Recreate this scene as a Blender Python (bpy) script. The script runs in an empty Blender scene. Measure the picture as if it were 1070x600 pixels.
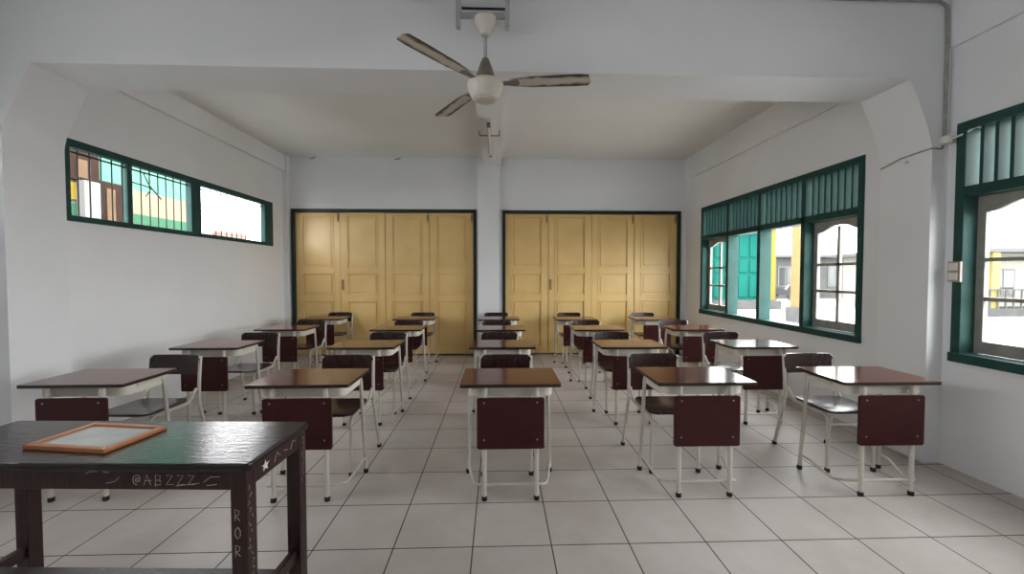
import bpy, bmesh, math, random
from mathutils import Vector, Matrix
from mathutils.geometry import tessellate_polygon

random.seed(7)
scene = bpy.context.scene
COL = scene.collection
PI = math.pi

# ------------------------------------------------------------------ camera
cd = bpy.data.cameras.new('camera')
cam = bpy.data.objects.new('camera', cd)
COL.objects.link(cam)
cd.sensor_fit = 'HORIZONTAL'
cd.sensor_width = 36.0
cd.lens = 430.0 / 1070.0 * 36.0
cd.clip_start = 0.02
cam.location = (0.0, 0.0, 1.38)
cam.rotation_euler = (math.radians(90 - 1.731), 0.0, math.radians(-1.865))
scene.camera = cam

# ------------------------------------------------------------------ light
world = bpy.data.worlds.new('overcast_sky')
scene.world = world
world.use_nodes = True
bg = world.node_tree.nodes['Background']
bg.inputs['Color'].default_value = (0.98, 0.985, 1.0, 1)
bg.inputs['Strength'].default_value = 1.0

scene.view_settings.view_transform = 'Standard'
scene.view_settings.look = 'None'
scene.view_settings.gamma = 1.0
scene.view_settings.use_curve_mapping = False
scene.view_settings.exposure = 4.0
scene.cycles.max_bounces = 16
scene.cycles.diffuse_bounces = 10
scene.cycles.glossy_bounces = 6
scene.cycles.transparent_max_bounces = 12
scene.cycles.caustics_reflective = False
scene.cycles.caustics_refractive = False


def portal(name, loc, rot, sx, sy):
    l = bpy.data.lights.new(name, 'AREA')
    l.shape = 'RECTANGLE'
    l.size, l.size_y = sx, sy
    l.cycles.is_portal = True
    o = bpy.data.objects.new(name, l)
    o.location = loc
    o.rotation_euler = rot
    COL.objects.link(o)


# window openings: (y0, y1, z0, z1)
RW = [(3.55, 6.47, 0.765, 2.437), (-0.10, 2.82, 0.765, 2.437)]
LW = [(3.50, 6.60, 1.825, 2.505), (-0.60, 2.50, 1.825, 2.505)]
XR, XL, YB, YF, ZC = 3.23, -3.55, 7.01, -1.0, 3.34
for y0, y1, z0, z1 in RW:
    portal('sky_portal', (XR + .2, (y0 + y1) / 2, (z0 + z1) / 2), (0, PI / 2, 0), z1 - z0, y1 - y0)
for y0, y1, z0, z1 in LW:
    portal('sky_portal', (XL - .2, (y0 + y1) / 2, (z0 + z1) / 2), (0, -PI / 2, 0), z1 - z0, y1 - y0)


# ------------------------------------------------------------------ materials
def mat(name, color, rough=0.5, spec=0.5, metal=0.0, var=0.0, vscale=3.0, var_color=None,
        bump=0.0, bscale=40.0, stretch=(1, 1, 1), coat=0.0):
    m = bpy.data.materials.new(name)
    m.use_nodes = True
    nt = m.node_tree
    N, L = nt.nodes, nt.links
    b = N['Principled BSDF']
    b.inputs['Base Color'].default_value = (*color, 1)
    b.inputs['Roughness'].default_value = rough
    b.inputs['Specular IOR Level'].default_value = spec
    b.inputs['Metallic'].default_value = metal
    b.inputs['Coat Weight'].default_value = coat
    b.inputs['Coat Roughness'].default_value = 0.08
    if var > 0 or bump > 0:
        tc = N.new('ShaderNodeTexCoord')
        mp = N.new('ShaderNodeMapping')
        mp.inputs['Scale'].default_value = stretch
        L.new(tc.outputs['Object'], mp.inputs['Vector'])
    if var > 0:
        n = N.new('ShaderNodeTexNoise')
        n.inputs['Scale'].default_value = vscale
        n.inputs['Detail'].default_value = 6
        L.new(mp.outputs['Vector'], n.inputs['Vector'])
        r = N.new('ShaderNodeValToRGB')
        r.color_ramp.elements[0].position = 0.35
        r.color_ramp.elements[1].position = 0.65
        c2 = var_color or tuple(c * (1 - var) for c in color)
        r.color_ramp.elements[0].color = (*c2, 1)
        r.color_ramp.elements[1].color = (*color, 1)
        L.new(n.outputs['Fac'], r.inputs['Fac'])
        L.new(r.outputs['Color'], b.inputs['Base Color'])
    if bump > 0:
        n2 = N.new('ShaderNodeTexNoise')
        n2.inputs['Scale'].default_value = bscale
        n2.inputs['Detail'].default_value = 4
        L.new(mp.outputs['Vector'], n2.inputs['Vector'])
        bp = N.new('ShaderNodeBump')
        bp.inputs['Strength'].default_value = bump
        bp.inputs['Distance'].default_value = 0.01
        L.new(n2.outputs['Fac'], bp.inputs['Height'])
        L.new(bp.outputs['Normal'], b.inputs['Normal'])
    return m


def brick_mat(name, c1, c2, mortar, w, h, ms, off=(0, 0, 0), offset=0.0, rough=0.5, spec=0.5, axes=None, stain=None):
    m = bpy.data.materials.new(name)
    m.use_nodes = True
    nt = m.node_tree
    N, L = nt.nodes, nt.links
    b = N['Principled BSDF']
    b.inputs['Specular IOR Level'].default_value = spec
    tc = N.new('ShaderNodeTexCoord')
    vec = tc.outputs['Object']
    if axes:
        sp = N.new('ShaderNodeSeparateXYZ')
        cb = N.new('ShaderNodeCombineXYZ')
        L.new(vec, sp.inputs[0])
        for i, a in enumerate(axes):
            L.new(sp.outputs[a], cb.inputs[i])
        vec = cb.outputs[0]
    mp = N.new('ShaderNodeMapping')
    mp.inputs['Location'].default_value = off
    L.new(vec, mp.inputs['Vector'])
    t = N.new('ShaderNodeTexBrick')
    t.offset = offset
    t.squash = 1.0
    t.inputs['Scale'].default_value = 1.0
    t.inputs['Brick Width'].default_value = w
    t.inputs['Row Height'].default_value = h
    t.inputs['Mortar Size'].default_value = ms
    t.inputs['Mortar Smooth'].default_value = 0.15
    t.inputs['Color1'].default_value = (*c1, 1)
    t.inputs['Color2'].default_value = (*c2, 1)
    t.inputs['Mortar'].default_value = (*mortar, 1)
    L.new(mp.outputs['Vector'], t.inputs['Vector'])
    out = t.outputs['Color']
    if stain:
        n = N.new('ShaderNodeTexNoise')
        n.inputs['Scale'].default_value = 1.6
        n.inputs['Detail'].default_value = 8
        n.inputs['Roughness'].default_value = 0.65
        L.new(vec, n.inputs['Vector'])
        r = N.new('ShaderNodeValToRGB')
        r.color_ramp.elements[0].position = 0.38
        r.color_ramp.elements[1].position = 0.62
        r.color_ramp.elements[0].color = (*stain, 1)
        r.color_ramp.elements[1].color = (1, 1, 1, 1)
        L.new(n.outputs['Fac'], r.inputs['Fac'])
        mx = N.new('ShaderNodeMix')
        mx.data_type = 'RGBA'
        mx.blend_type = 'MULTIPLY'
        mx.inputs[0].default_value = 1.0
        L.new(out, mx.inputs[6])
        L.new(r.outputs['Color'], mx.inputs[7])
        out = mx.outputs[2]
    L.new(out, b.inputs['Base Color'])
    rr = N.new('ShaderNodeMapRange')
    rr.inputs['To Min'].default_value = rough
    rr.inputs['To Max'].default_value = 0.9
    L.new(t.outputs['Fac'], rr.inputs['Value'])
    L.new(rr.outputs['Result'], b.inputs['Roughness'])
    return m


def glass_mat(name):
    m = bpy.data.materials.new(name)
    m.use_nodes = True
    nt = m.node_tree
    N, L = nt.nodes, nt.links
    N.remove(N['Principled BSDF'])
    o = N['Material Output']
    tr = N.new('ShaderNodeBsdfTransparent')
    tr.inputs['Color'].default_value = (0.95, 0.97, 0.96, 1)
    gl = N.new('ShaderNodeBsdfGlossy')
    gl.inputs['Roughness'].default_value = 0.02
    lw = N.new('ShaderNodeLayerWeight')
    lw.inputs['Blend'].default_value = 0.5
    pw = N.new('ShaderNodeMath'); pw.operation = 'POWER'
    pw.inputs[1].default_value = 4.0
    L.new(lw.outputs['Facing'], pw.inputs[0])
    fr = N.new('ShaderNodeMath'); fr.operation = 'MULTIPLY_ADD'
    fr.inputs[1].default_value = 0.6
    fr.inputs[2].default_value = 0.03
    L.new(pw.outputs[0], fr.inputs[0])
    mx = N.new('ShaderNodeMixShader')
    L.new(fr.outputs[0], mx.inputs[0])
    L.new(tr.outputs[0], mx.inputs[1])
    L.new(gl.outputs[0], mx.inputs[2])
    L.new(mx.outputs[0], o.inputs['Surface'])
    return m


M = {}
M['wall'] = mat('white_wall_paint', (0.785, 0.795, 0.815), 0.6, 0.3, var=0.05, vscale=1.3, bump=0.05, bscale=25)
M['ceiling'] = mat('white_ceiling_paint', (0.78, 0.78, 0.77), 0.8, 0.2, var=0.05, vscale=0.9)
M['floor'] = brick_mat('floor_tiles', (0.555, 0.507, 0.48), (0.515, 0.472, 0.447), (0.07, 0.06, 0.055), 0.4, 0.4, 0.0035,
                       off=(0.132, -0.05, 0), rough=0.38, spec=0.2, stain=(0.84, 0.82, 0.80))
M['green'] = mat('dark_green_paint', (0.025, 0.073, 0.065), 0.55, 0.15, var=0.2, vscale=8)
M['black_green'] = mat('green_black_paint', (0.006, 0.018, 0.013), 0.4, 0.4)
M['teal'] = mat('teal_louver_paint', (0.022, 0.075, 0.067), 0.55, 0.15, var=0.15, vscale=8)
M['sash'] = mat('grey_sash_paint', (0.34, 0.325, 0.295), 0.5, 0.2, var=0.2, vscale=10)
M['glass'] = glass_mat('clear_window_glass')
M['door'] = mat('yellow_door_paint', (0.77, 0.55, 0.235), 0.34, 0.4, var=0.12, vscale=2.0, var_color=(0.70, 0.48, 0.19))
M['laminate'] = mat('brown_laminate', (0.128, 0.041, 0.028), 0.13, 0.28, var=0.25, vscale=5, stretch=(1, 8, 8))
M['edge'] = mat('dark_edge_band', (0.016, 0.006, 0.005), 0.35)
M['maroon'] = mat('maroon_veneer', (0.045, 0.0095, 0.0105), 0.33, 0.24, var=0.25, vscale=6, stretch=(1, 1, 6))
M['chairwood'] = mat('dark_chair_veneer', (0.028, 0.010, 0.0095), 0.25, 0.5, var=0.25, vscale=6, stretch=(6, 1, 1))
M['cream'] = mat('cream_steel_paint', (0.58, 0.55, 0.49), 0.35, 0.5, var=0.08, vscale=20)
M['tray'] = mat('cream_steel_sheet', (0.60, 0.57, 0.49), 0.4, 0.5)
M['rubber'] = mat('black_rubber', (0.006, 0.006, 0.006), 0.6)
M['screw'] = mat('steel_screw', (0.40, 0.38, 0.36), 0.3, metal=1.0)
M['old_wood'] = mat('dark_varnished_wood', (0.014, 0.0055, 0.005), 0.17, 0.45, var=0.45, vscale=7, stretch=(1.5, 14, 14),
                    bump=0.15, bscale=7)
M['old_leg'] = mat('worn_brown_varnish', (0.028, 0.0095, 0.009), 0.32, 0.4, var=0.4, vscale=9, stretch=(6, 6, 1), bump=0.2, bscale=14)
M['chalk'] = mat('chalk_scratches', (0.42, 0.36, 0.34), 0.8)
M['orange_wood'] = mat('orange_wood_moulding', (0.36, 0.12, 0.028), 0.3, 0.5, var=0.2, vscale=10)
M['paper'] = mat('pale_paper', (0.52, 0.54, 0.52), 0.1, 0.6, var=0.2, vscale=9, var_color=(0.40, 0.45, 0.45))
M['fan_white'] = mat('ivory_fan_enamel', (0.62, 0.58, 0.51), 0.35, 0.5, var=0.1, vscale=18)
M['fan_grime'] = mat('grimy_motor_cover', (0.20, 0.17, 0.145), 0.5, var=0.3, vscale=20)
M['dark_metal'] = mat('dark_steel', (0.02, 0.02, 0.02), 0.4, metal=0.5)
M['grey_metal'] = mat('painted_steel_bracket', (0.42, 0.42, 0.42), 0.5, var=0.2, vscale=20)
M['tube'] = mat('frosted_tube', (0.75, 0.74, 0.70), 0.25, 0.5)
M['plastic'] = mat('white_plastic', (0.70, 0.69, 0.62), 0.4)
M['pink_plastic'] = mat('dusty_pink_plastic', (0.40, 0.30, 0.27), 0.5)
M['pvc'] = mat('dusty_grey_conduit', (0.36, 0.35, 0.33), 0.6, var=0.3, vscale=20)
M['bronze'] = mat('tarnished_bronze', (0.28, 0.18, 0.08), 0.5)
M['hook'] = mat('rusty_hook', (0.12, 0.09, 0.07), 0.6)
# outdoors
M['paving'] = mat('pale_concrete', (0.34, 0.34, 0.33), 0.8, var=0.15, vscale=0.7)
M['teal_door'] = mat('turquoise_door_paint', (0.006, 0.070, 0.057), 0.8, 0.05, var=0.1, vscale=2)
M['plinth'] = mat('grey_concrete', (0.06, 0.06, 0.06), 0.8, 0.05, var=0.2, vscale=3)
M['house'] = mat('grey_house_wall', (0.075, 0.075, 0.075), 0.8, 0.05, var=0.2, vscale=1)
M['house_pale'] = mat('pale_house_wall', (0.12, 0.118, 0.11), 0.8, 0.05, var=0.15, vscale=1)
M['house_bright'] = mat('pale_render_wall', (0.20, 0.195, 0.17), 0.8, 0.05)
M['yellow_pale'] = mat('pale_yellow_paint', (0.20, 0.16, 0.06), 0.7, 0.05)
M['dark_glass'] = mat('dark_window_glass', (0.03, 0.035, 0.035), 0.1)
M['roof'] = mat('grey_roof_sheet', (0.08, 0.08, 0.085), 0.8, 0.05)
M['post'] = mat('orange_post_paint', (0.15, 0.088, 0.040), 0.7, 0.05, var=0.15, vscale=3)
M['yellow'] = mat('lemon_wall_paint', (0.11, 0.095, 0.02), 0.7, 0.05)
M['bike'] = mat('black_motorcycle_paint', (0.02, 0.02, 0.022), 0.3)
M['hall_cream'] = mat('cream_wall_paint', (0.17, 0.135, 0.080), 0.8, 0.05)
M['hall_yellow'] = mat('yellow_wall_paint', (0.15, 0.105, 0.018), 0.8, 0.05)
M['hall_green'] = mat('leaf_green_paint', (0.025, 0.075, 0.042), 0.8, 0.05)
M['hall_teal'] = mat('turquoise_wall_paint', (0.058, 0.155, 0.105), 0.8, 0.05)
M['hall_brown'] = mat('brown_wood_stain', (0.018, 0.0085, 0.0055), 0.7, 0.05, var=0.2, vscale=4)
M['hall_tan'] = mat('tan_wood_stain', (0.085, 0.055, 0.032), 0.7, 0.05, var=0.2, vscale=4)
M['hall_white'] = mat('white_column_paint', (0.13, 0.13, 0.125), 0.8, 0.05)
M['brick'] = brick_mat('red_brick', (0.13, 0.045, 0.025), (0.09, 0.035, 0.02), (0.12, 0.11, 0.10), 0.22, 0.07, 0.01,
                       offset=0.5, rough=0.8, axes=(1, 2, 0))


# ------------------------------------------------------------------ mesh helpers
def obj(name, bm, material, parent=None, smooth=False):
    me = bpy.data.meshes.new(name)
    bmesh.ops.recalc_face_normals(bm, faces=bm.faces[:])
    bm.to_mesh(me)
    bm.free()
    ms = material if isinstance(material, (list, tuple)) else [material]
    for m in ms:
        me.materials.append(m)
    if smooth:
        for p in me.polygons:
            p.use_smooth = True
        try:
            me.set_sharp_from_angle(angle=math.radians(35))
        except Exception:
            pass
    o = bpy.data.objects.new(name, me)
    COL.objects.link(o)
    if parent:
        o.parent = parent
    return o


def tag(o, label, cat, group=None, kind=None):
    o['label'] = label
    o['category'] = cat
    if group:
        o['group'] = group
    if kind:
        o['kind'] = kind
    return o


def thing(name, label, cat, loc=(0, 0, 0), rz=0.0, group=None, kind=None):
    o = bpy.data.objects.new(name, None)
    o.empty_display_size = 0.1
    COL.objects.link(o)
    o.location = loc
    o.rotation_euler = (0, 0, rz)
    return tag(o, label, cat, group, kind)


def copy_tree(o, parent=None):
    c = o.copy()
    COL.objects.link(c)
    if parent:
        c.parent = parent
    for ch in list(o.children):
        copy_tree(ch, c)
    return c


def box(bm, x0, x1, y0, y1, z0, z1, mi=0, bevel=0.0, seg=2, rot=None):
    b = bmesh.new()
    bmesh.ops.create_cube(b, size=1.0)
    for v in b.verts:
        v.co = Vector(((x0 + x1) / 2 + v.co.x * (x1 - x0), (y0 + y1) / 2 + v.co.y * (y1 - y0),
                       (z0 + z1) / 2 + v.co.z * (z1 - z0)))
    if bevel > 0:
        bmesh.ops.bevel(b, geom=b.edges[:], offset=bevel, segments=seg, profile=0.6, affect='EDGES')
    merge(bm, b, mi, rot)


def merge(bm, b, mi=0, mtx=None):
    vm = {}
    for v in b.verts:
        vm[v] = bm.verts.new(mtx @ v.co if mtx else v.co)
    for f in b.faces:
        try:
            nf = bm.faces.new([vm[v] for v in f.verts])
            nf.material_index = mi
        except ValueError:
            pass
    b.free()


def rrect(x0, x1, y0, y1, r, n=5):
    pts = []
    for cx, cy, a0 in ((x1 - r, y1 - r, 0), (x0 + r, y1 - r, 90), (x0 + r, y0 + r, 180), (x1 - r, y0 + r, 270)):
        for i in range(n + 1):
            a = math.radians(a0 + 90 * i / n)
            pts.append((cx + r * math.cos(a), cy + r * math.sin(a)))
    return pts


def prism(bm, pts, a0, a1, plane='xy', mi=0, mi_side=None, bevel=0.0):
    def P(p, a):
        if plane == 'xy':
            return Vector((p[0], p[1], a))
        if plane == 'xz':
            return Vector((p[0], a, p[1]))
        return Vector((a, p[0], p[1]))
    b = bmesh.new()
    v0 = [b.verts.new(P(p, a0)) for p in pts]
    v1 = [b.verts.new(P(p, a1)) for p in pts]
    caps = [b.faces.new(v0[::-1]), b.faces.new(v1)]
    n = len(pts)
    sides = [b.faces.new((v0[i], v0[(i + 1) % n], v1[(i + 1) % n], v1[i])) for i in range(n)]
    if bevel > 0:
        es = set()
        for c in caps:
            es.update(c.edges)
        bmesh.ops.bevel(b, geom=list(es), offset=bevel, segments=2, profile=0.6, affect='EDGES')
    if mi_side is not None:
        idx = {v: i for i, v in enumerate(b.verts)}
        ax = {'xy': 2, 'xz': 1, 'yz': 0}[plane]
        vm = {v: bm.verts.new(v.co) for v in b.verts}
        for f in b.faces:
            f.normal_update()
            nf = bm.faces.new([vm[v] for v in f.verts])
            nf.material_index = mi if abs(f.normal[ax]) > 0.9 else mi_side
        b.free()
    else:
        merge(bm, b, mi)


def fillet(pts, r, n=6):
    pts = [Vector(p) for p in pts]
    rs = r if isinstance(r, (list, tuple)) else [r] * len(pts)
    out = [pts[0]]
    for i in range(1, len(pts) - 1):
        p, a, c = pts[i], pts[i - 1], pts[i + 1]
        d0, d1 = (a - p), (c - p)
        l0, l1 = d0.length, d1.length
        d0.normalize()
        d1.normalize()
        ang = d0.angle(d1, PI)
        t = min(rs[i] / max(math.tan(ang / 2), 1e-4), 0.48 * l0, 0.48 * l1)
        s, e = p + d0 * t, p + d1 * t
        for k in range(n + 1):
            u = k / n
            out.append(s * (1 - u) ** 2 + p * 2 * u * (1 - u) + e * u * u)
    out.append(pts[-1])
    return out


def tube(bm, pts, r, seg=10, mi=0, cap=True):
    pts = [Vector(p) for p in pts]
    n = len(pts)
    tan = []
    for i in range(n):
        t = pts[min(i + 1, n - 1)] - pts[max(i - 1, 0)]
        tan.append(t.normalized())
    up = Vector((0, 0, 1)) if abs(tan[0].z) < 0.9 else Vector((0, 1, 0))
    u = tan[0].cross(up).normalized()
    rings = []
    for i in range(n):
        u = (u - tan[i] * u.dot(tan[i])).normalized()
        w = tan[i].cross(u)
        rr = r[i] if isinstance(r, (list, tuple)) else r
        rings.append([bm.verts.new(pts[i] + (u * math.cos(2 * PI * k / seg) + w * math.sin(2 * PI * k / seg)) * rr)
                      for k in range(seg)])
    for i in range(n - 1):
        for k in range(seg):
            f = bm.faces.new((rings[i][k], rings[i][(k + 1) % seg], rings[i + 1][(k + 1) % seg], rings[i + 1][k]))
            f.material_index = mi
    if cap:
        bm.faces.new(rings[0][::-1]).material_index = mi
        bm.faces.new(rings[-1]).material_index = mi


def lathe(bm, prof, c=(0, 0, 0), seg=28, mi=0):
    rings = []
    for r, z in prof:
        rings.append([bm.verts.new((c[0] + max(r, 1e-4) * math.cos(2 * PI * k / seg),
                                    c[1] + max(r, 1e-4) * math.sin(2 * PI * k / seg), c[2] + z)) for k in range(seg)])
    for i in range(len(rings) - 1):
        for k in range(seg):
            bm.faces.new((rings[i][k], rings[i][(k + 1) % seg], rings[i + 1][(k + 1) % seg], rings[i + 1][k])).material_index = mi
    bm.faces.new(rings[0][::-1]).material_index = mi
    bm.faces.new(rings[-1]).material_index = mi


def B():
    return bmesh.new()


def struct(name, bm, m, label, cat, smooth=False):
    return tag(obj(name, bm, m, smooth=smooth), label, cat, kind='structure')


def wall_holes(bm, x0, x1, ya, yb, za, zb, holes):
    """wall slab running along Y with rectangular openings"""
    y = ya
    for y0, y1, z0, z1 in sorted(holes):
        box(bm, x0, x1, y, y0, za, zb)
        box(bm, x0, x1, y0, y1, za, z0)
        box(bm, x0, x1, y0, y1, z1, zb)
        y = y1
    box(bm, x0, x1, y, yb, za, zb)


# ------------------------------------------------------------------ room shell
b = B(); box(b, XL - .15, XR + .15, YF - .15, YB + .15, -0.12, 0.0)
struct('floor', b, M['floor'], 'pale grey square tiled classroom floor with dark grout lines', 'floor')
b = B(); box(b, XL - .15, XR + .15, YF - .15, YB + .15, ZC, ZC + .12)
struct('ceiling', b, M['ceiling'], 'flat white painted ceiling above the desks', 'ceiling')
b = B(); wall_holes(b, XR, XR + .15, YF, YB, 0, ZC, RW)
struct('wall_right', b, M['wall'], 'white wall holding the large green louvred windows', 'wall')
b = B(); wall_holes(b, XL - .15, XL, YF, YB, 0, ZC, LW)
struct('wall_left', b, M['wall'], 'white wall holding the high barred window strip', 'wall')
DL = (-3.45, -0.375, 2.475)
DR = (0.065, 3.125, 2.465)
b = B()
box(b, XL, DL[0], YB, YB + .15, 0, ZC)
box(b, DL[0], DL[1], YB, YB + .15, DL[2], ZC)
box(b, DL[1], DR[0], YB, YB + .15, 0, ZC)
box(b, DR[0], DR[1], YB, YB + .15, DR[2], ZC)
box(b, DR[1], XR, YB, YB + .15, 0, ZC)
box(b, XL, XR, YB + .14, YB + .22, 0, ZC)
struct('wall_back', b, M['wall'], 'white end wall around the two yellow folding doors', 'wall')
b = B(); box(b, XL, XR, YF - .15, YF, 0, ZC)
struct('wall_front', b, M['wall'], 'plain white wall behind the viewer', 'wall')

YBM0, YBM1, ZBM = 2.88, 3.28, 2.79
PLX, PRX = -3.31, 3.11
# cross beam with a sloping haunch at each pillar, pillars continuous with it
b = B()


def bez(p, c, q, n=10):
    return [((1 - t) ** 2 * p[0] + 2 * t * (1 - t) * c[0] + t * t * q[0],
             (1 - t) ** 2 * p[1] + 2 * t * (1 - t) * c[1] + t * t * q[1]) for t in [i / n for i in range(n + 1)]]


hl = [(-3.11, ZBM)] + bez((-3.255, 2.50), (PLX, 2.39), (PLX, 2.31))
hr = bez((PRX, 2.27), (PRX - .02, 2.44), (2.93, ZBM - .02))
poly = [(XL, 0), (PLX, 0)] + hl[::-1] + hr[::-1] + [(PRX, 0), (XR, 0), (XR, ZC), (XL, ZC)]
tri = tessellate_polygon([[Vector((px, pz, 0)) for px, pz in poly]])
va = [b.verts.new((px, YBM0, pz)) for px, pz in poly]
vb = [b.verts.new((px, YBM1, pz)) for px, pz in poly]
for t3 in tri:
    b.faces.new([va[i] for i in t3])
    b.faces.new([vb[i] for i in t3[::-1]])
for i in range(len(poly)):
    j = (i + 1) % len(poly)
    b.faces.new((va[i], va[j], vb[j], vb[i]))
struct('beam', b, M['wall'], 'white cross beam with sloping haunches resting on wall pillars', 'beam', smooth=True)
# lengthwise beam and the column between the doors
b = B(); box(b, -0.25, 0.05, YBM1, YB, 3.20, ZC); box(b, -0.25, 0.05, YF, YBM0, 3.20, ZC)
struct('beam', b, M['wall'], 'white lengthwise ceiling beam above the middle desk column', 'beam')
b = B(); prism(b, [(-0.345, 0), (0.012, 0), (0.012, 3.0), (0.05, 3.2), (0.05, ZC), (-0.36, ZC), (-0.36, 3.2), (-0.345, 3.0)], 6.87, YB, 'xz')
struct('column', b, M['wall'], 'white column between the two yellow folding doors', 'column')
b = B(); box(b, XL, -3.475, 6.93, YB, 0, ZC)
struct('column', b, M['wall'], 'narrow white corner column beside the yellow folding doors', 'column')
b = B(); box(b, XL, XL + .045, YBM1, YB, 3.085, ZC); box(b, XL, XL + .045, YF, YBM0, 3.085, ZC)
struct('trim_1', b, M['wall'], 'white edge beam above the high barred window strip', 'trim')
b = B(); box(b, XR - .045, XR, YBM1, YB, 2.985, ZC); box(b, XR - .03, XR, YF, YBM0, 2.985, ZC)
struct('trim_2', b, M['wall'], 'white edge beam above the green louvred windows', 'trim')


# ------------------------------------------------------------------ folding doors
def folding_door(name, x0, x1, h, label):
    t = thing(name, label, 'door', ((x0 + x1) / 2, YB, 0), kind='structure')
    w = (x1 - x0) / 2
    b = B(); f = .05
    box(b, -w, -w + f, -.03, .1, 0, h); box(b, w - f, w, -.03, .1, 0, h); box(b, -w + f, w - f, -.03, .1, h - f, h)
    obj('door_frame', b, M['black_green'], t)
    n = 4
    lw = (2 * (w - f) - .006 * 3) / n
    for i in range(n):
        xa = -w + f + i * (lw + .006)
        xb = xa + lw
        y0 = .012 if i % 2 else .020
        z0, z1 = .03, h - f - .006
        s = .105
        rails = [(z0, .13), (.94, 1.03), (1.41, 1.495), (2.37, z1)]
        b = B()
        box(b, xa, xa + s, y0, y0 + .04, z0, z1, bevel=.003); box(b, xb - s, xb, y0, y0 + .04, z0, z1, bevel=.003)
        for r0, r1 in rails:
            box(b, xa + s, xb - s, y0, y0 + .04, r0, r1)
        box(b, xa + s, xb - s, y0 + .018, y0 + .034, z0 + .02, z1 - .02)
        for k in range(3):
            p0, p1 = rails[k][1], rails[k + 1][0]
            # bead frame and raised field of each panel
            bx0, bx1 = xa + s, xb - s
            for q in ((bx0, bx0 + .018, p0, p1), (bx1 - .018, bx1, p0, p1), (bx0, bx1, p0, p0 + .018), (bx0, bx1, p1 - .018, p1)):
                box(b, q[0], q[1], y0 - .006, y0 + .02, q[2], q[3], bevel=.004)
            box(b, bx0 + .05, bx1 - .05, y0 + .008, y0 + .02, p0 + .05, p1 - .05, bevel=.005)
        leaf = obj('door_leaf', b, M['door'], t)
        if i in (0, 2, 3):
            b = B()
            xx = xb - .03
            tube(b, [(xx, y0 - .012, z1 - .16), (xx, y0 - .012, z1 - .01)], .006, 8)
            box(b, xx - .014, xx + .014, y0 - .006, y0, z1 - .13, z1 - .03)
            obj('bolt', b, M['bronze'], leaf)
        if i == 1:
            b = B()
            xx = xa + .035
            box(b, xx - .018, xx + .018, y0 - .005, y0, 1.12, 1.30, bevel=.002)
            tube(b, fillet([(xx, y0 - .004, 1.15), (xx, y0 - .04, 1.15), (xx, y0 - .04, 1.27), (xx, y0 - .004, 1.27)], .012), .007, 8)
            obj('handle', b, M['bronze'], leaf)
    return t


folding_door('door_1', DL[0], DL[1], DL[2], 'yellow four-leaf folding door beside the barred-window wall')
folding_door('door_2', DR[0], DR[1], DR[2], 'yellow four-leaf folding door beside the green louvred-window wall')


# ------------------------------------------------------------------ right windows
def sash(parent, y0, y1, z0, z1):
    x0, x1 = XR + .085, XR + .12
    ym = (y0 + y1) / 2
    s = .05
    b = B()
    box(b, x0, x1, y0, y0 + s, z0, z1, bevel=.004); box(b, x0, x1, y1 - s, y1, z0, z1, bevel=.004)
    box(b, x0, x1, y0 + s, y1 - s, z0, z0 + .085, bevel=.004)
    # arched head: rises from both stiles to the middle
    pts = []
    n = 16
    for i in range(n + 1):
        u = i / n
        y = y0 + s + (y1 - y0 - 2 * s) * u
        d = abs(u - .5) * 2
        pts.append((y, z1 - .050 - .060 * (0.5 - 0.5 * math.cos(PI * min(1, max(0, (d - .15) / .8))))))
    prism(b, pts + [(y1 - s, z1), (y0 + s, z1)], x0, x1, 'yz')
    box(b, x0 + .004, x1 - .004, ym - .017, ym + .017, z0 + .085, z1 - .06)
    hz = (z1 - z0 - .085 - .12)
    for k in (1, 2):
        zz = z0 + .085 + hz * (k * .333 if k == 1 else .64)
        box(b, x0 + .004, x1 - .004, y0 + s, y1 - s, zz - .013, zz + .013)
    so = obj('sash', b, M['sash'], parent)
    b = B(); box(b, XR + .100, XR + .104, y0 + s - .01, y1 - s + .01, z0 + .07, z1 - .05)
    obj('glass_pane', b, M['glass'], so)


def louvre_window(name, y0, y1, z0, z1, mull, label, sashes):
    t = thing(name, label, 'window', (0, 0, 0), kind='structure')
    xa, xb = XR - .012, XR + .135
    f = .06
    ztr = 1.955
    b = B()
    box(b, xa, xb, y0, y0 + f, z0, z1, bevel=.004); box(b, xa, xb, y1 - f, y1, z0, z1, bevel=.004)
    box(b, xa, xb, y0 + f, y1 - f, z1 - f, z1, bevel=.004)
    box(b, xa - .02, xb + .03, y0, y1, z0, z0 + .065, bevel=.006)
    box(b, xa, xb, y0 + f, y1 - f, ztr - .035, ztr + .035, bevel=.004)
    obj('window_frame', b, M['green'], t)
    for ym in mull:
        b = B(); box(b, xa, xb, ym, ym + f, z0 + .065, z1 - f, bevel=.004)
        obj('mullion', b, M['green'], t)
    edges = [y0 + f] + [v for ym in mull for v in (ym, ym + f)] + [y1 - f]
    for i in range(0, len(edges), 2):
        a, c = edges[i], edges[i + 1]
        n = round((c - a) / .082)
        b = B()
        for k in range(1, n):
            yy = a + (c - a) * k / n
            box(b, XR + .005, XR + .115, yy - .011, yy + .011, ztr + .035, z1 - f)
        obj('louver', b, M['teal'], t)
        if i // 2 in sashes:
            sash(t, a + .004, c - .004, z0 + .07, ztr - .038)
    return t


louvre_window('window_1', *RW[0], (4.24, 4.98, 5.68),
              'four-bay dark green window with louvred top, two bays open', (0, 3))
louvre_window('window_2', *RW[1], (0.60, 1.33, 2.04),
              'dark green louvred window near the white switch, cut by the photo edge', (0, 1, 2, 3))


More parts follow.
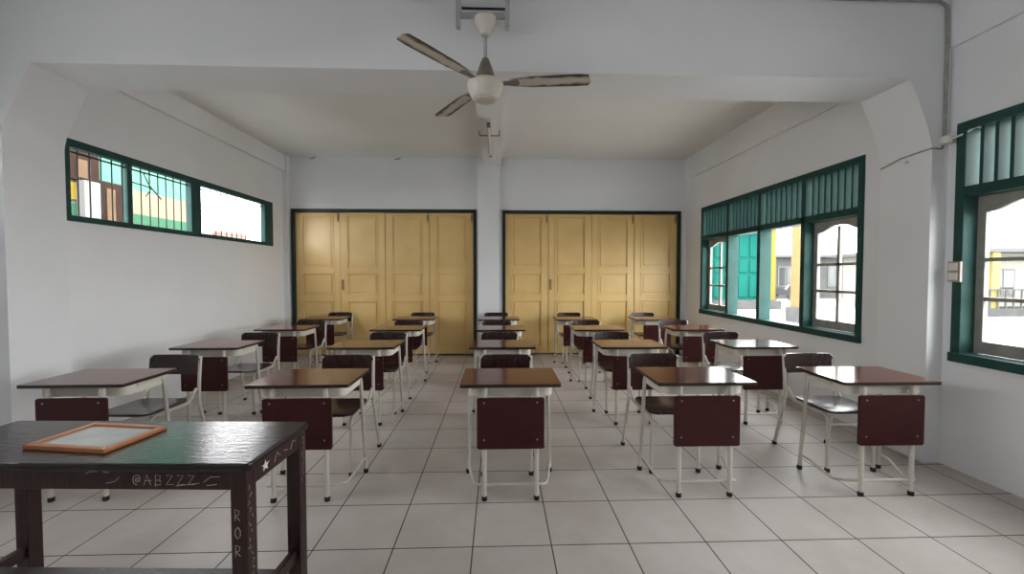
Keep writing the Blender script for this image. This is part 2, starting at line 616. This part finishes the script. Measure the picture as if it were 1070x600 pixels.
# ------------------------------------------------------------------ high barred windows
def barred_window(name, y0, y1, z0, z1, label):
    t = thing(name, label, 'window', (0, 0, 0), kind='structure')
    xa, xb = XL + .015, XL - .055
    b = B(); f = .05
    box(b, xb, xa, y0, y0 + .045, z0, z1, bevel=.004); box(b, xb, xa, y1 - .22, y1, z0, z1, bevel=.004)
    box(b, xb, xa, y0 + .045, y1 - .22, z1 - .065, z1, bevel=.004); box(b, xb, xa, y0 + .045, y1 - .22, z0, z0 + f, bevel=.004)
    obj('window_frame', b, M['green'], t)
    ym = y0 + 1.39
    b = B(); box(b, xb, xa - .003, ym, ym + .16, z0 + f, z1 - .065, bevel=.004)
    obj('mullion', b, M['green'], t)
    b = B(); box(b, xb, xb + .05, y0 + .59, y0 + .64, z0 + f, z1 - .065, bevel=.003)
    obj('mullion', b, M['green'], t)
    for a, c in ((y0 + .045, ym), (ym + .16, y1 - .22)):
        b = B()
        n = round((c - a) / .10)
        for k in range(1, n):
            yy = a + (c - a) * k / n
            tube(b, [(XL - .03, yy, z0 + f - .01), (XL - .03, yy, z1 - f + .01)], .006, 8)
        box(b, XL - .033, XL - .027, a, c, z1 - .105, z1 - .09)
        obj('window_bars', b, M['dark_metal'], t)
    return t


barred_window('window_3', *LW[0], 'high dark green window strip with vertical iron bars')
barred_window('added_window_4', *LW[1], 'high barred window strip on the wall beside the viewer')  # out of view, added to let more sky light into the near half

b = B()
wx = XL - .018
for pts in ([(wx, 4.16, 2.28), (wx + .004, 4.26, 2.275), (wx, 4.38, 2.27), (wx, 4.50, 2.18)], [(wx, 4.29, 2.40), (wx, 4.34, 2.31), (wx, 4.39, 2.26), (wx, 4.50, 2.175)],
            [(wx, 4.31, 2.17), (wx + .004, 4.35, 2.23), (wx, 4.38, 2.27)]):
    tube(b, fillet(pts, .03), .006, 6)
tag(obj('wire', b, M['dark_metal']), 'black twisted wire tied to the bars of the high window', 'wire')


# ------------------------------------------------------------------ student desk
def foot(parent, x, y, r=.017):
    b = B()
    lathe(b, [(r * .9, 0), (r, .004), (r, .024), (r * .8, .028)], (x, y, 0), 12)
    obj('rubber_foot', b, M['rubber'], parent, smooth=True)


def make_desk():
    t = thing('student_desk', 'desk', 'desk')
    b = B()
    prism(b, rrect(-.305, .305, 0, .43, .010), .702, .722, 'xy', mi=0, mi_side=1, bevel=.003)
    obj('tabletop', b, [M['laminate'], M['edge']], t)
    # sheet-steel book tray, rounded at the front corners and open to the sitter
    b = B()
    out = []
    r, x1, y0, y1 = .055, .262, .066, .385
    for i in range(7):
        a = math.radians(180 + 90 * i / 6)
        out.append((-x1 + r + r * math.cos(a), y0 + r + r * math.sin(a)))
    for i in range(7):
        a = math.radians(270 + 90 * i / 6)
        out.append((x1 - r + r * math.cos(a), y0 + r + r * math.sin(a)))
    out = [(-x1, y1)] + out + [(x1, y1)]
    k = .006
    inn = [(x * (1 - k / x1), y + (k if abs(x) < x1 - r * .7 else k * .5)) for x, y in out]
    prism(b, out + inn[::-1], .638, .702, 'xy')
    prism(b, out, .632, .638, 'xy')
    obj('book_tray', b, M['tray'], t, smooth=True)
    b = B()
    prism(b, rrect(-.203, .203, .328, .638, .012), .004, .020, 'xz', bevel=.002)
    fp = obj('front_panel', b, M['maroon'], t)
    for sx in (-.16, .16):
        for sz in (.385, .61):
            b = B(); tube(b, [(sx, .0045, sz), (sx, .001, sz)], .0052, 10)
            obj('screw', b, M['screw'], fp)
    for s in (-1, 1):
        b = B()
        tube(b, [(s * .158, .034, .645), (s * .160, .034, .02)], .0135, 12)
        tube(b, fillet([(s * .158, .034, .62), (s * .156, .034, .70)], .01), .017, 12)
        lg = obj('leg', b, M['cream'], t, smooth=True)
        foot(lg, s * .160, .034)
    for s in (-1, 1):
        b = B()
        tube(b, fillet([(s * .258, .15, .676), (s * .262, .36, .684), (s * .283, .393, .02)], .045), .0125, 12)
        lg = obj('leg', b, M['cream'], t, smooth=True)
        foot(lg, s * .2835, .393)
    b = B()
    path = [(-.280, .380, .105), (-.276, .31, .105), (-.238, .155, .050), (-.215, .053, .088), (.215, .053, .088),
            (.238, .155, .050), (.276, .31, .105), (.280, .380, .105)]
    tube(b, fillet(path, [0, .05, .06, .05, .05, .06, .05, 0]), .0085, 10)
    obj('brace', b, M['cream'], t, smooth=True)
    return t


def make_chair():
    t = thing('student_chair', 'chair', 'chair')
    b = B()
    prism(b, rrect(-.185, .185, -.045, .325, .05), .424, .440, 'xy', bevel=.004)
    obj('seat', b, M['chairwood'], t, smooth=True)
    # gently curved backrest
    b = B()
    n = 14
    za, zb = .600, .752
    rows = []
    for i in range(n + 1):
        u = -1 + 2 * i / n
        x = u * .198
        y = .425 - .022 * u * u
        cut = max(0.0, abs(u) - .82) / .18
        dz = .03 * (1 - math.sqrt(max(0, 1 - cut * cut)))
        rows.append((x, y, za + dz, zb - dz))
    V = []
    for x, y, z0, z1 in rows:
        V.append([b.verts.new((x, y - .007 + .012 * (z0 - za), z0)), b.verts.new((x, y - .007 + .012, z1)),
                  b.verts.new((x, y + .007 + .012, z1)), b.verts.new((x, y + .007, z0))])
    for i in range(n):
        for k in range(4):
            b.faces.new((V[i][k], V[i + 1][k], V[i + 1][(k + 1) % 4], V[i][(k + 1) % 4]))
    b.faces.new(V[0][::-1]); b.faces.new(V[-1])
    obj('backrest', b, M['chairwood'], t, smooth=True)
    for s in (-1, 1):
        b = B()
        tube(b, fillet([(s * .215, .475, .02), (s * .203, .385, .40), (s * .197, .400, .56), (s * .192, .424, .742)], [0, .3, .3, 0], 8), .0125, 12)
        lg = obj('leg', b, M['cream'], t, smooth=True)
        foot(lg, s * .2155, .478)
        b = B()
        tube(b, fillet([(s * .165, 0, .02), (s * .166, .0, .405), (s * .190, .30, .408), (s * .193, .375, .50)], [0, .06, .07, 0], 8), .0115, 12)
        lg = obj('leg', b, M['cream'], t, smooth=True)
        foot(lg, s * .165, 0)
    b = B(); tube(b, [(-.166, 0, .335), (.166, 0, .335)], .0085, 10)
    obj('stretcher', b, M['cream'], t, smooth=True)
    return t


#        (desk x, front-edge y, chair x, tiny desk turn)
SEATS = {
    (1, 1): (-2.56, 2.52, -2.545, .010), (2, 1): (-1.205, 2.47, -1.175, .012), (3, 1): (0.072, 2.445, 0.058, 0),
    (4, 1): (1.275, 2.445, 1.225, -.008), (5, 1): (2.415, 2.42, 2.46, -.012),
    (1, 2): (-2.65, 3.76, -2.58, 0), (2, 2): (-1.25, 3.735, -1.20, 0), (3, 2): (0.034, 3.705, 0.01, 0),
    (4, 2): (1.24, 3.68, 1.235, 0), (5, 2): (2.435, 3.65, 2.43, 0),
    (1, 3): (-2.63, 5.00, -2.59, 0), (2, 3): (-1.235, 4.93, -1.23, 0), (3, 3): (0.016, 4.88, -.02, 0),
    (4, 3): (1.215, 4.865, 1.20, 0), (5, 3): (2.41, 4.83, 2.41, 0),
    (1, 4): (-2.645, 6.16, -2.63, 0), (2, 4): (-1.26, 6.09, -1.25, 0), (3, 4): (0.00, 6.03, -.035, 0),
    (4, 4): (1.155, 5.985, 1.16, 0), (5, 4): (2.33, 5.945, 2.37, 0),
}
ROW = {1: 'nearest row', 2: 'second row', 3: 'third row', 4: 'farthest row'}
COLN = {1: 'column along barred-window wall', 2: 'second column from barred-window wall', 3: 'middle column under the fan',
        4: 'second column from louvred-window wall', 5: 'column along louvred-window wall'}
desk0, chair0 = make_desk(), make_chair()
first = True
for (c, r), (dx, dy, cx, rz) in SEATS.items():
    d = desk0 if first else copy_tree(desk0)
    ch = chair0 if first else copy_tree(chair0)
    first = False
    d.location = (dx, dy, 0)
    d.rotation_euler = (0, 0, rz)
    ch.location = (cx, dy + .345, 0)
    ch.rotation_euler = (0, 0, -.05 if (c, r) == (1, 1) else (cx - dx) * -.12)
    tag(d, 'brown-topped steel desk with maroon panel, %s, %s' % (ROW[r], COLN[c]), 'desk', 'student desks in rows')
    tag(ch, 'dark-backed steel chair behind its desk, %s, %s' % (ROW[r], COLN[c]), 'chair', 'student chairs in rows')


# ------------------------------------------------------------------ teacher's table
TT = thing('teacher_table', 'scuffed dark varnished wooden table with scratched writing on its apron', 'table', (-1.472, 1.622, 0), math.radians(-2.5))
b = B()
prism(b, rrect(-.64, .64, -.205, .205, .02, 3), .715, .742, 'xy', bevel=.007)
obj('tabletop', b, M['old_wood'], TT)
b = B()
box(b, -.60, .575, -.192, -.170, .648, .716, bevel=.004); box(b, -.60, .575, .170, .192, .648, .716, bevel=.004)
box(b, -.625, -.603, -.15, .15, .648, .716, bevel=.004); box(b, .603, .625, -.15, .15, .648, .716, bevel=.004)
obj('apron', b, M['old_leg'], TT)
for sx in (-1, 1):
    for sy in (-1, 1):
        b = B()
        x0, x1 = (.572, .628) if sx > 0 else (-.595, -.538)
        y0, y1 = sorted((sy * .142, sy * .196))
        box(b, x0, x1, y0, y1, 0, .7155, bevel=.004)
        lg = obj('leg', b, M['old_leg'], TT)
b = B()
box(b, -.58, -.553, -.145, .145, .165, .215, bevel=.005); box(b, .585, .612, -.145, .145, .165, .215, bevel=.005)
box(b, -.56, .59, -.03, .03, .175, .215, bevel=.005)
obj('stretcher', b, M['old_leg'], TT)


def strokes(parent, name, lines, fn, r=.0011):
    b = B()
    for ln in lines:
        tube(b, [fn(u, v) for u, v in ln], r, 5)
    return obj(name, b, M['chalk'], parent)


GL = {
    '@': [[(.6, .35), (.45, .3), (.35, .5), (.45, .7), (.62, .65), (.62, .38), (.75, .3), (.9, .5), (.85, .8), (.55, .98), (.2, .85), (.08, .5), (.2, .15), (.55, .02)]],
    'A': [[(.05, 0), (.45, 1), (.85, 0)], [(.15, .42), (.95, .46)]],
    'B': [[(.1, -.1), (.15, 1), (.7, .9), (.65, .6), (.2, .5), (.75, .4), (.7, .05), (.05, 0)]],
    'Z': [[(.1, .95), (.85, .95), (.1, .05), (.95, .1)]],
    'R': [[(.12, 0), (.15, 1), (.75, .85), (.65, .5), (.18, .45), (.85, 0)]],
    'O': [[(.5, 1), (.15, .75), (.1, .3), (.45, 0), (.85, .25), (.85, .7), (.5, 1)]],
}
lines = []
x = 0
for chx in '@ABZZZ':
    w = .03 if chx != 'Z' else .029
    for g in GL[chx]:
        lines.append([(x + u * w, v * .036) for u, v in g])
    x += w + .008
marks = [[(-.16, .038), (-.145, .046), (-.12, .047)], [(-.10, .046), (-.08, .043)], [(-.09, .006), (-.06, .012), (-.045, .028)]]
marks += [[(.245, .012), (.27, .03), (.30, .030)], [(.15, -.002), (.23, .008)], [(.255, .0), (.29, .004)]]
for ln in marks:
    strokes(TT, 'scribble', [ln], lambda u, v: Vector((.235 + u, -.1922, .664 + v)), .0011)
strokes(TT, 'lettering', lines, lambda u, v: Vector((.235 + u, -.1922, .664 + v)), .0011)
lines = []
for i, chx in enumerate('ROR'):
    for g in GL[chx]:
        lines.append([(u * .024, -i * .062 + v * .04) for u, v in g])
strokes(TT, 'lettering', lines, lambda u, v: Vector((.584 + u, -.1962, .545 + v)), .0012)
rnd = random.Random(3)
lines = []
for k in range(16):
    z = .66 - k * .026
    y = -.175 + rnd.uniform(-.012, .012)
    lines.append([(y, z), (y + rnd.uniform(-.012, .012), z - .008), (y + rnd.uniform(-.012, .012), z - .014)])
for k in range(9):
    z = .69 - k * .022
    lines.append([(.165 + rnd.uniform(-.01, .012), z), (.17 + rnd.uniform(-.01, .012), z - .016)])
strokes(TT, 'scratch_marks', lines, lambda u, v: Vector((.6282, u, v)), .0011)
lines = [[(-.10, .672), (-.085, .70), (-.07, .668)], [(-.108, .690), (-.06, .690)], [(-.03, .67), (-.01, .70), (.01, .68)],
         [(.03, .69), (.06, .68)], [(.08, .67), (.10, .70), (.12, .69)]]
strokes(TT, 'scratch_marks', lines, lambda u, v: Vector((.6252, u, v)), .0013)
b = B()
star = []
for i in range(10):
    rr = .020 if i % 2 == 0 else .009
    star.append((-.085 + rr * math.sin(PI * i / 5), .684 + rr * math.cos(PI * i / 5)))
prism(b, star, .6248, .6262, 'yz')
obj('star_mark', b, mat('white_paint_mark', (.6, .58, .55), .6), TT)

# picture frame lying on it
PF = thing('picture_frame', 'orange wooden picture frame lying flat on the dark table', 'picture frame', (-1.552, 1.632, .7425), math.radians(-8.5))
b = B()
W2, H2, fw = .170, .118, .024
for q in ([(-W2, -H2), (W2, -H2), (W2 - fw, -H2 + fw), (-W2 + fw, -H2 + fw)], [(W2, -H2), (W2, H2), (W2 - fw, H2 - fw), (W2 - fw, -H2 + fw)],
          [(W2, H2), (-W2, H2), (-W2 + fw, H2 - fw), (W2 - fw, H2 - fw)], [(-W2, H2), (-W2, -H2), (-W2 + fw, -H2 + fw), (-W2 + fw, H2 - fw)]):
    prism(b, q, 0, .016, 'xy', bevel=.003)
obj('frame', b, M['orange_wood'], PF)
b = B(); box(b, -W2 + fw - .004, W2 - fw + .004, -H2 + fw - .004, H2 - fw + .004, .001, .008)
obj('picture', b, M['paper'], PF)

# ------------------------------------------------------------------ ceiling fan
FX, FY = -0.085, 2.74
fan = thing('ceiling_fan', 'grimy ivory three-bladed ceiling fan hanging on a short rod', 'fan', (FX, FY, 0))
b = B()
for s in (-1, 1):
    cx = -.015 + s * .160
    box(b, cx - .015, cx + .015, -.022, .022, 2.985, 3.30, bevel=.002)
box(b, -.165, .135, -.016, .016, 3.052, 3.078, bevel=.002)
obj('hanger_bracket', b, M['grey_metal'], fan)
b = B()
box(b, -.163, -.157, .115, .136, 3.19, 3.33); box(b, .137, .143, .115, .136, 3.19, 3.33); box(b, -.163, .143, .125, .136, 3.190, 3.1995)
obj('shadow_gap_line', b, M['dark_metal'], fan)  # dark outline built in place of the shadow gap around the beam end
b = B()
lathe(b, [(.018, 2.94), (.030, 2.943), (.050, 2.985), (.067, 3.022), (.074, 3.040), (.069, 3.052)])
obj('canopy', b, M['fan_white'], fan, smooth=True)
b = B(); lathe(b, [(.0115, 2.76), (.0115, 2.945)], seg=14)
obj('rod', b, M['grey_metal'], fan, smooth=True)
b = B()
lathe(b, [(.064, 2.643), (.060, 2.68), (.048, 2.72), (.034, 2.76), (.022, 2.79), (.012, 2.795)])
obj('motor_cover', b, M['fan_grime'], fan, smooth=True)
b = B()
lathe(b, [(.072, 2.527), (.084, 2.533), (.102, 2.558), (.113, 2.588), (.118, 2.612), (.118, 2.626), (.110, 2.637), (.05, 2.644)], seg=36)
mo = obj('motor_housing', b, M['fan_white'], fan, smooth=True)
b = B(); lathe(b, [(.03, 2.515), (.060, 2.517), (.068, 2.522), (.070, 2.529)], seg=32)
obj('bottom_cap', b, mat('dusty_ivory_cap', (.50, .47, .38), .4), mo, smooth=True)


def blade_mat():
    m = bpy.data.materials.new('grimy_fan_blade')
    m.use_nodes = True
    nt = m.node_tree
    N, L = nt.nodes, nt.links
    bs = N['Principled BSDF']
    bs.inputs['Roughness'].default_value = .45
    tc = N.new('ShaderNodeTexCoord')
    sp = N.new('ShaderNodeSeparateXYZ')
    L.new(tc.outputs['Object'], sp.inputs[0])
    ab = N.new('ShaderNodeMath'); ab.operation = 'ABSOLUTE'
    L.new(sp.outputs['Y'], ab.inputs[0])
    n = N.new('ShaderNodeTexNoise'); n.inputs['Scale'].default_value = 14; n.inputs['Detail'].default_value = 5
    L.new(tc.outputs['Object'], n.inputs['Vector'])
    m1 = N.new('ShaderNodeMath'); m1.operation = 'MULTIPLY_ADD'
    m1.inputs[1].default_value = .055
    L.new(n.outputs['Fac'], m1.inputs[0]); L.new(ab.outputs[0], m1.inputs[2])
    # the tip carries more dirt
    m2 = N.new('ShaderNodeMath'); m2.operation = 'MULTIPLY_ADD'; m2.inputs[1].default_value = .035
    L.new(sp.outputs['X'], m2.inputs[0]); L.new(m1.outputs[0], m2.inputs[2])
    r = N.new('ShaderNodeValToRGB')
    r.color_ramp.elements[0].position = .068
    r.color_ramp.elements[0].color = (.50, .46, .39, 1)
    r.color_ramp.elements[1].position = .092
    r.color_ramp.elements[1].color = (.035, .028, .022, 1)
    L.new(m2.outputs[0], r.inputs['Fac'])
    L.new(r.outputs['Color'], bs.inputs['Base Color'])
    return m


M['blade'] = blade_mat()
for ang in (-6.4, -129.0, 122.9):
    b = B()
    pts = [(.16, -.036), (.30, -.055), (.60, -.062), (.665, -.052), (.685, .02), (.672, .058), (.60, .062), (.30, .055), (.16, .036)]
    prism(b, pts, -.002, .002, 'xy')
    bl = obj('blade', b, M['blade'], fan)
    bl.location = (0, 0, 2.632)
    bl.rotation_euler = Matrix.Rotation(math.radians(ang), 3, 'Z').to_4x4().to_euler()
    bl.rotation_euler = (Matrix.Rotation(math.radians(ang), 3, 'Z') @ Matrix.Rotation(math.radians(-8), 3, 'X')).to_euler()
    b = B()
    prism(b, [(.105, -.018), (.15, -.022), (.215, -.034), (.225, .0), (.215, .034), (.15, .022), (.105, .018)], -.007, -.002, 'xy')
    obj('blade_iron', b, M['fan_grime'], bl)

# ------------------------------------------------------------------ fluorescent lamp under the lengthwise beam
LP = thing('fluorescent_lamp', 'narrow unlit tube lamp under the beam behind the fan', 'lamp', (-.115, 5.45, 3.2))
b = B(); box(b, -.032, .032, -.60, .60, -.055, 0, bevel=.004)
obj('batten', b, M['fan_white'], LP)
b = B(); tube(b, [(0, -.585, -.085), (0, .585, -.085)], .016, 14)
obj('tube', b, M['tube'], LP, smooth=True)
for s in (-1, 1):
    b = B(); box(b, -.02, .02, s * .60 - .016, s * .60 + .016, -.108, -.05, bevel=.004)
    obj('lamp_holder', b, M['hook'], LP)
b = B(); tube(b, [(-.125, -.18, -.062), (.125, -.18, -.062)], .007, 8); tube(b, [(-.125, -.18, -.062), (-.125, -.18, 0)], .005, 8); tube(b, [(.125, -.18, -.062), (.125, -.18, 0)], .005, 8)
obj('support_strap', b, M['hook'], LP)

# ------------------------------------------------------------------ electrical bits
b = B()
tube(b, fillet([(.35, YBM0 - .012, ZC - .018), (3.12, YBM0 - .012, ZC - .028), (3.175, YBM0 - .012, ZC - .06), (3.185, YBM0 - .012, 2.98), (3.185, YBM0 - .012, 2.37)], .05), .010, 8)
tag(obj('conduit', b, M['pvc']), 'grey conduit along the cross beam and down the pillar', 'conduit')
JB = thing('junction_box', 'white junction box on the pillar with a cable loop', 'junction box', (3.185, YBM0, 2.335))
b = B(); lathe(b, [(.03, -.028), (.036, -.02), (.036, .02), (.03, .028)], (0, -.030, 0), 20)
obj('box', b, M['plastic'], JB, smooth=True)
b = B(); tube(b, fillet([(.0, -.06, 0), (.04, -.10, .02), (.06, -.16, .05), (.035, -.20, .03)], .03), .007, 8)
obj('cable', b, M['plastic'], JB, smooth=True)
b = B()
tube(b, fillet([(PRX - .008, 3.27, 2.235), (PRX - .008, 3.10, 2.275), (PRX - .008, YBM0 - .008, 2.285), (3.175, YBM0 - .008, 2.28), (3.18, YBM0 - .008, 2.302)], .02), .006, 8)
tag(obj('cable', b, M['pvc']), 'thin grey cable sagging across the pillar below the junction box', 'cable')
b = B(); tube(b, [(PRX + .004, 3.06, 2.235), (PRX - .02, 3.06, 2.232)], .012, 10)
tag(obj('cable_clip', b, M['plastic']), 'small pale clip on the pillar under the sagging cable', 'clip')
SW = thing('light_switch', 'white double light switch beside the window frame', 'switch', (XR - .012, 2.795, 1.40))
b = B(); box(b, -.018, 0, -.04, .04, -.072, .072, bevel=.003)
obj('plate', b, M['pink_plastic'], SW)
for s in (-1, 1):
    b = B(); box(b, -.028, -.018, -.027, .027, s * .034 - .026, s * .034 + .026, bevel=.004)
    obj('rocker', b, M['plastic'], SW)
for i, (hx, lab) in enumerate(((-3.08, 'small rusty hook in the end wall near the corner column'), (-1.68, 'small rusty hook in the end wall above the folding door centre'))):
    b = B(); tube(b, fillet([(hx - .05, YB + .004, 3.315), (hx - .02, YB - .04, 3.30), (hx + .04, YB - .04, 3.312), (hx + .04, YB - .03, 3.335)], .015), .007, 8)
    tag(obj('hook', b, M['hook']), lab, 'hook')

# ------------------------------------------------------------------ outdoors, beyond the louvred windows
GZ = -.15
b = B(); box(b, -14, 45, -14, 50, GZ - .2, GZ)
bb = b
tag(obj('ground', bb, M['paving']), 'pale concrete yard outside the windows', 'ground', kind='structure')


def building(name, label, loc, parts, rz=0):
    t = thing(name, label, 'building', loc, rz)
    for pn, mk, boxes in parts:
        b = B()
        for q in boxes:
            box(b, *q)
        obj(pn, b, M[mk], t)
    return t


TB = building('classroom_block', 'turquoise-doored building across the yard', (10.6, 18.42, GZ), [
    ('wall', 'house_pale', [(-4.5, 1.5, .06, 4, 0, 3.7)]),
    ('plinth', 'plinth', [(-4.5, 1.8, -.8, 0.06, 0, .38)]),
    ('porch_column', 'yellow', [(1.50, 1.72, -.5, -.25, .38, 3.7)]),
    ('roof', 'roof', [(-4.8, 1.8, -.7, 4.3, 3.72, 3.84)]),
])
for k in range(5):
    b = B()
    x0 = -4.3 + k * 1.13
    box(b, x0, x0 + 1.10, 0, .06, .38, 3.42)
    for px in (.10, .60):
        for z0, z1 in ((.5, 1.5), (1.62, 2.2), (2.32, 3.3)):
            box(b, x0 + px, x0 + px + .40, -.05, .0, z0, z1, bevel=.025)
    obj('door', b, M['teal_door'], TB)

HS = building('house', 'grey house with barred windows across the yard', (21, 25.7, GZ), [
    ('wall', 'house', [(-4.5, 6, 0, 5, 0, 2.62)]),
    ('roof', 'roof', [(-4.9, 6.4, -.6, 5.4, 2.62, 2.78)]),
    ('plinth', 'plinth', [(-4.5, 6, -.12, 0, 0, .35)]),
])
for x0 in (-3.2, .05, 2.6):
    b = B(); box(b, x0, x0 + .95, -.05, .02, .75, 2.05)
    wf = obj('window', b, M['house_pale'], HS)
    b = B(); box(b, x0 + .07, x0 + .45, -.06, -.045, .82, 1.98); box(b, x0 + .5, x0 + .88, -.06, -.045, .82, 1.98)
    obj('pane', b, M['dark_glass'], wf)

NH = building('house', 'pale house with a yellow porch column outside the near window', (19.5, 15.2, GZ), [
    ('wall', 'house_bright', [(-3.0, 3.5, 0, 4, 0, 2.35)]),
    ('roof', 'roof', [(-3.4, 3.9, -.9, 4.3, 2.35, 2.5)]),
    ('porch_column', 'yellow_pale', [(-1.55, -1.25, -.8, -.5, 0, 2.35)]),
    ('plinth', 'plinth', [(-3.0, 3.5, -.9, 0, 0, .3)]),
])
for x0 in (-2.6, -.7, 1.2):
    b = B(); box(b, x0, x0 + 1.0, -.05, .02, .7, 1.75)
    wf = obj('window', b, M['house_pale'], NH)
    b = B(); box(b, x0 + .06, x0 + .47, -.06, -.045, .76, 1.69); box(b, x0 + .53, x0 + .94, -.06, -.045, .76, 1.69)
    obj('pane', b, M['dark_glass'], wf)
b = B()
for k in range(2):
    box(b, -2.9, 3.4, -.88, -.84, .55 + k * .4, .61 + k * .4)
for k in range(22):
    box(b, -2.9 + k * .3, -2.86 + k * .3, -.88, -.84, .3, .98)
obj('railing', b, M['house'], NH)

PT = thing('porch_post', 'orange painted post on a grey base in the yard', 'post', (9.0, 12.09, GZ))
b = B(); box(b, -.13, .13, -.13, .13, .55, 3.2, bevel=.01)
obj('shaft', b, M['post'], PT)
b = B(); box(b, -.22, .22, -.22, .22, 0, .55, bevel=.02)
obj('base', b, M['plinth'], PT)

# parked motorcycle
MB = thing('motorcycle', 'dark motorcycle parked in the yard before the grey house', 'motorcycle', (16.2, 22.95, GZ), math.radians(8))
for s in (-.60, .60):
    b = B()
    ring = [Vector((s + .26 * math.cos(2 * PI * k / 24), 0, .30 + .26 * math.sin(2 * PI * k / 24))) for k in range(25)]
    tube(b, ring, .045, 8)
    for k in range(5):
        a = 2 * PI * k / 5
        tube(b, [(s, 0, .30), (s + .25 * math.cos(a), 0, .30 + .25 * math.sin(a))], .014, 6)
    obj('wheel', b, M['rubber'], MB, smooth=True)
b = B()
prism(b, [(-.62, .62), (-.78, .80), (-.70, .86), (-.05, .78), (.12, .60), (.42, .98), (.52, .96), (.60, .62), (.40, .40), (.15, .34), (-.35, .34)], -.12, .12, 'xz', bevel=.03)
tube(b, [(.60, 0, .30), (.46, 0, 1.0)], .035, 8)
tube(b, [(-.60, 0, .30), (-.2, 0, .42)], .035, 8)
obj('body', b, M['bike'], MB)
b = B(); prism(b, [(-.76, .84), (-.70, .90), (-.08, .86), (-.02, .78)], -.13, .13, 'xz', bevel=.02)
obj('seat', b, M['rubber'], MB)
b = B(); tube(b, fillet([(.36, -.34, 1.06), (.47, -.12, 1.02), (.47, .12, 1.02), (.36, .34, 1.06)], .05), .018, 8)
obj('handlebar', b, M['dark_metal'], MB)

# ------------------------------------------------------------------ outdoors, beyond the barred windows
HB = thing('school_building', 'building in cream, green and turquoise seen through the barred window', 'building', (-6.5, 8.0, GZ))
def hbox(name, mk, y0, y1, z0, z1, x0=-.2, x1=0.0):
    b = B(); box(b, x0, x1, y0 - 8, y1 - 8, z0 - GZ, z1 - GZ)
    return obj(name, b, M[mk], HB)
hbox('base_band', 'hall_green', 2.5, 9.05, GZ, 2.47)
hbox('lower_wall', 'hall_cream', 7.04, 9.05, 2.47, 2.89)
hbox('yellow_panel', 'hall_yellow', 5.6, 6.64, 2.53, 2.80)
hbox('lower_wall', 'hall_white', 2.5, 7.04, 2.47, 2.84, -.2, -.03)
hbox('upper_wall', 'hall_teal', 6.96, 9.05, 2.89, 4.4)
hbox('wood_fascia', 'hall_brown', 2.5, 6.92, 2.84, 3.34, -.2, .05)
hbox('upper_wall', 'hall_white', 2.5, 6.92, 3.34, 4.4)
d = hbox('door', 'hall_brown', 6.97, 7.52, GZ, 2.91, 0, .05)
b = B(); box(b, .05, .06, 7.03 - 8, 7.18 - 8, 1.2 - GZ, 2.80 - GZ)
obj('door_panel', b, M['hall_tan'], d)
hbox('fascia_panel', 'hall_tan', 6.56, 6.72, 2.88, 3.16, .05, .06)
hbox('column', 'hall_white', 6.60, 6.88, GZ, 2.84, 0, .12)
b = B(); box(b, -.12, .12, -.47, .47, 0, 2.41 - GZ)
o = tag(obj('brick_wall', b, M['brick']), 'short red brick wall beyond the second barred pane', 'brick wall')
o.location = (-6.6, 10.37, GZ)
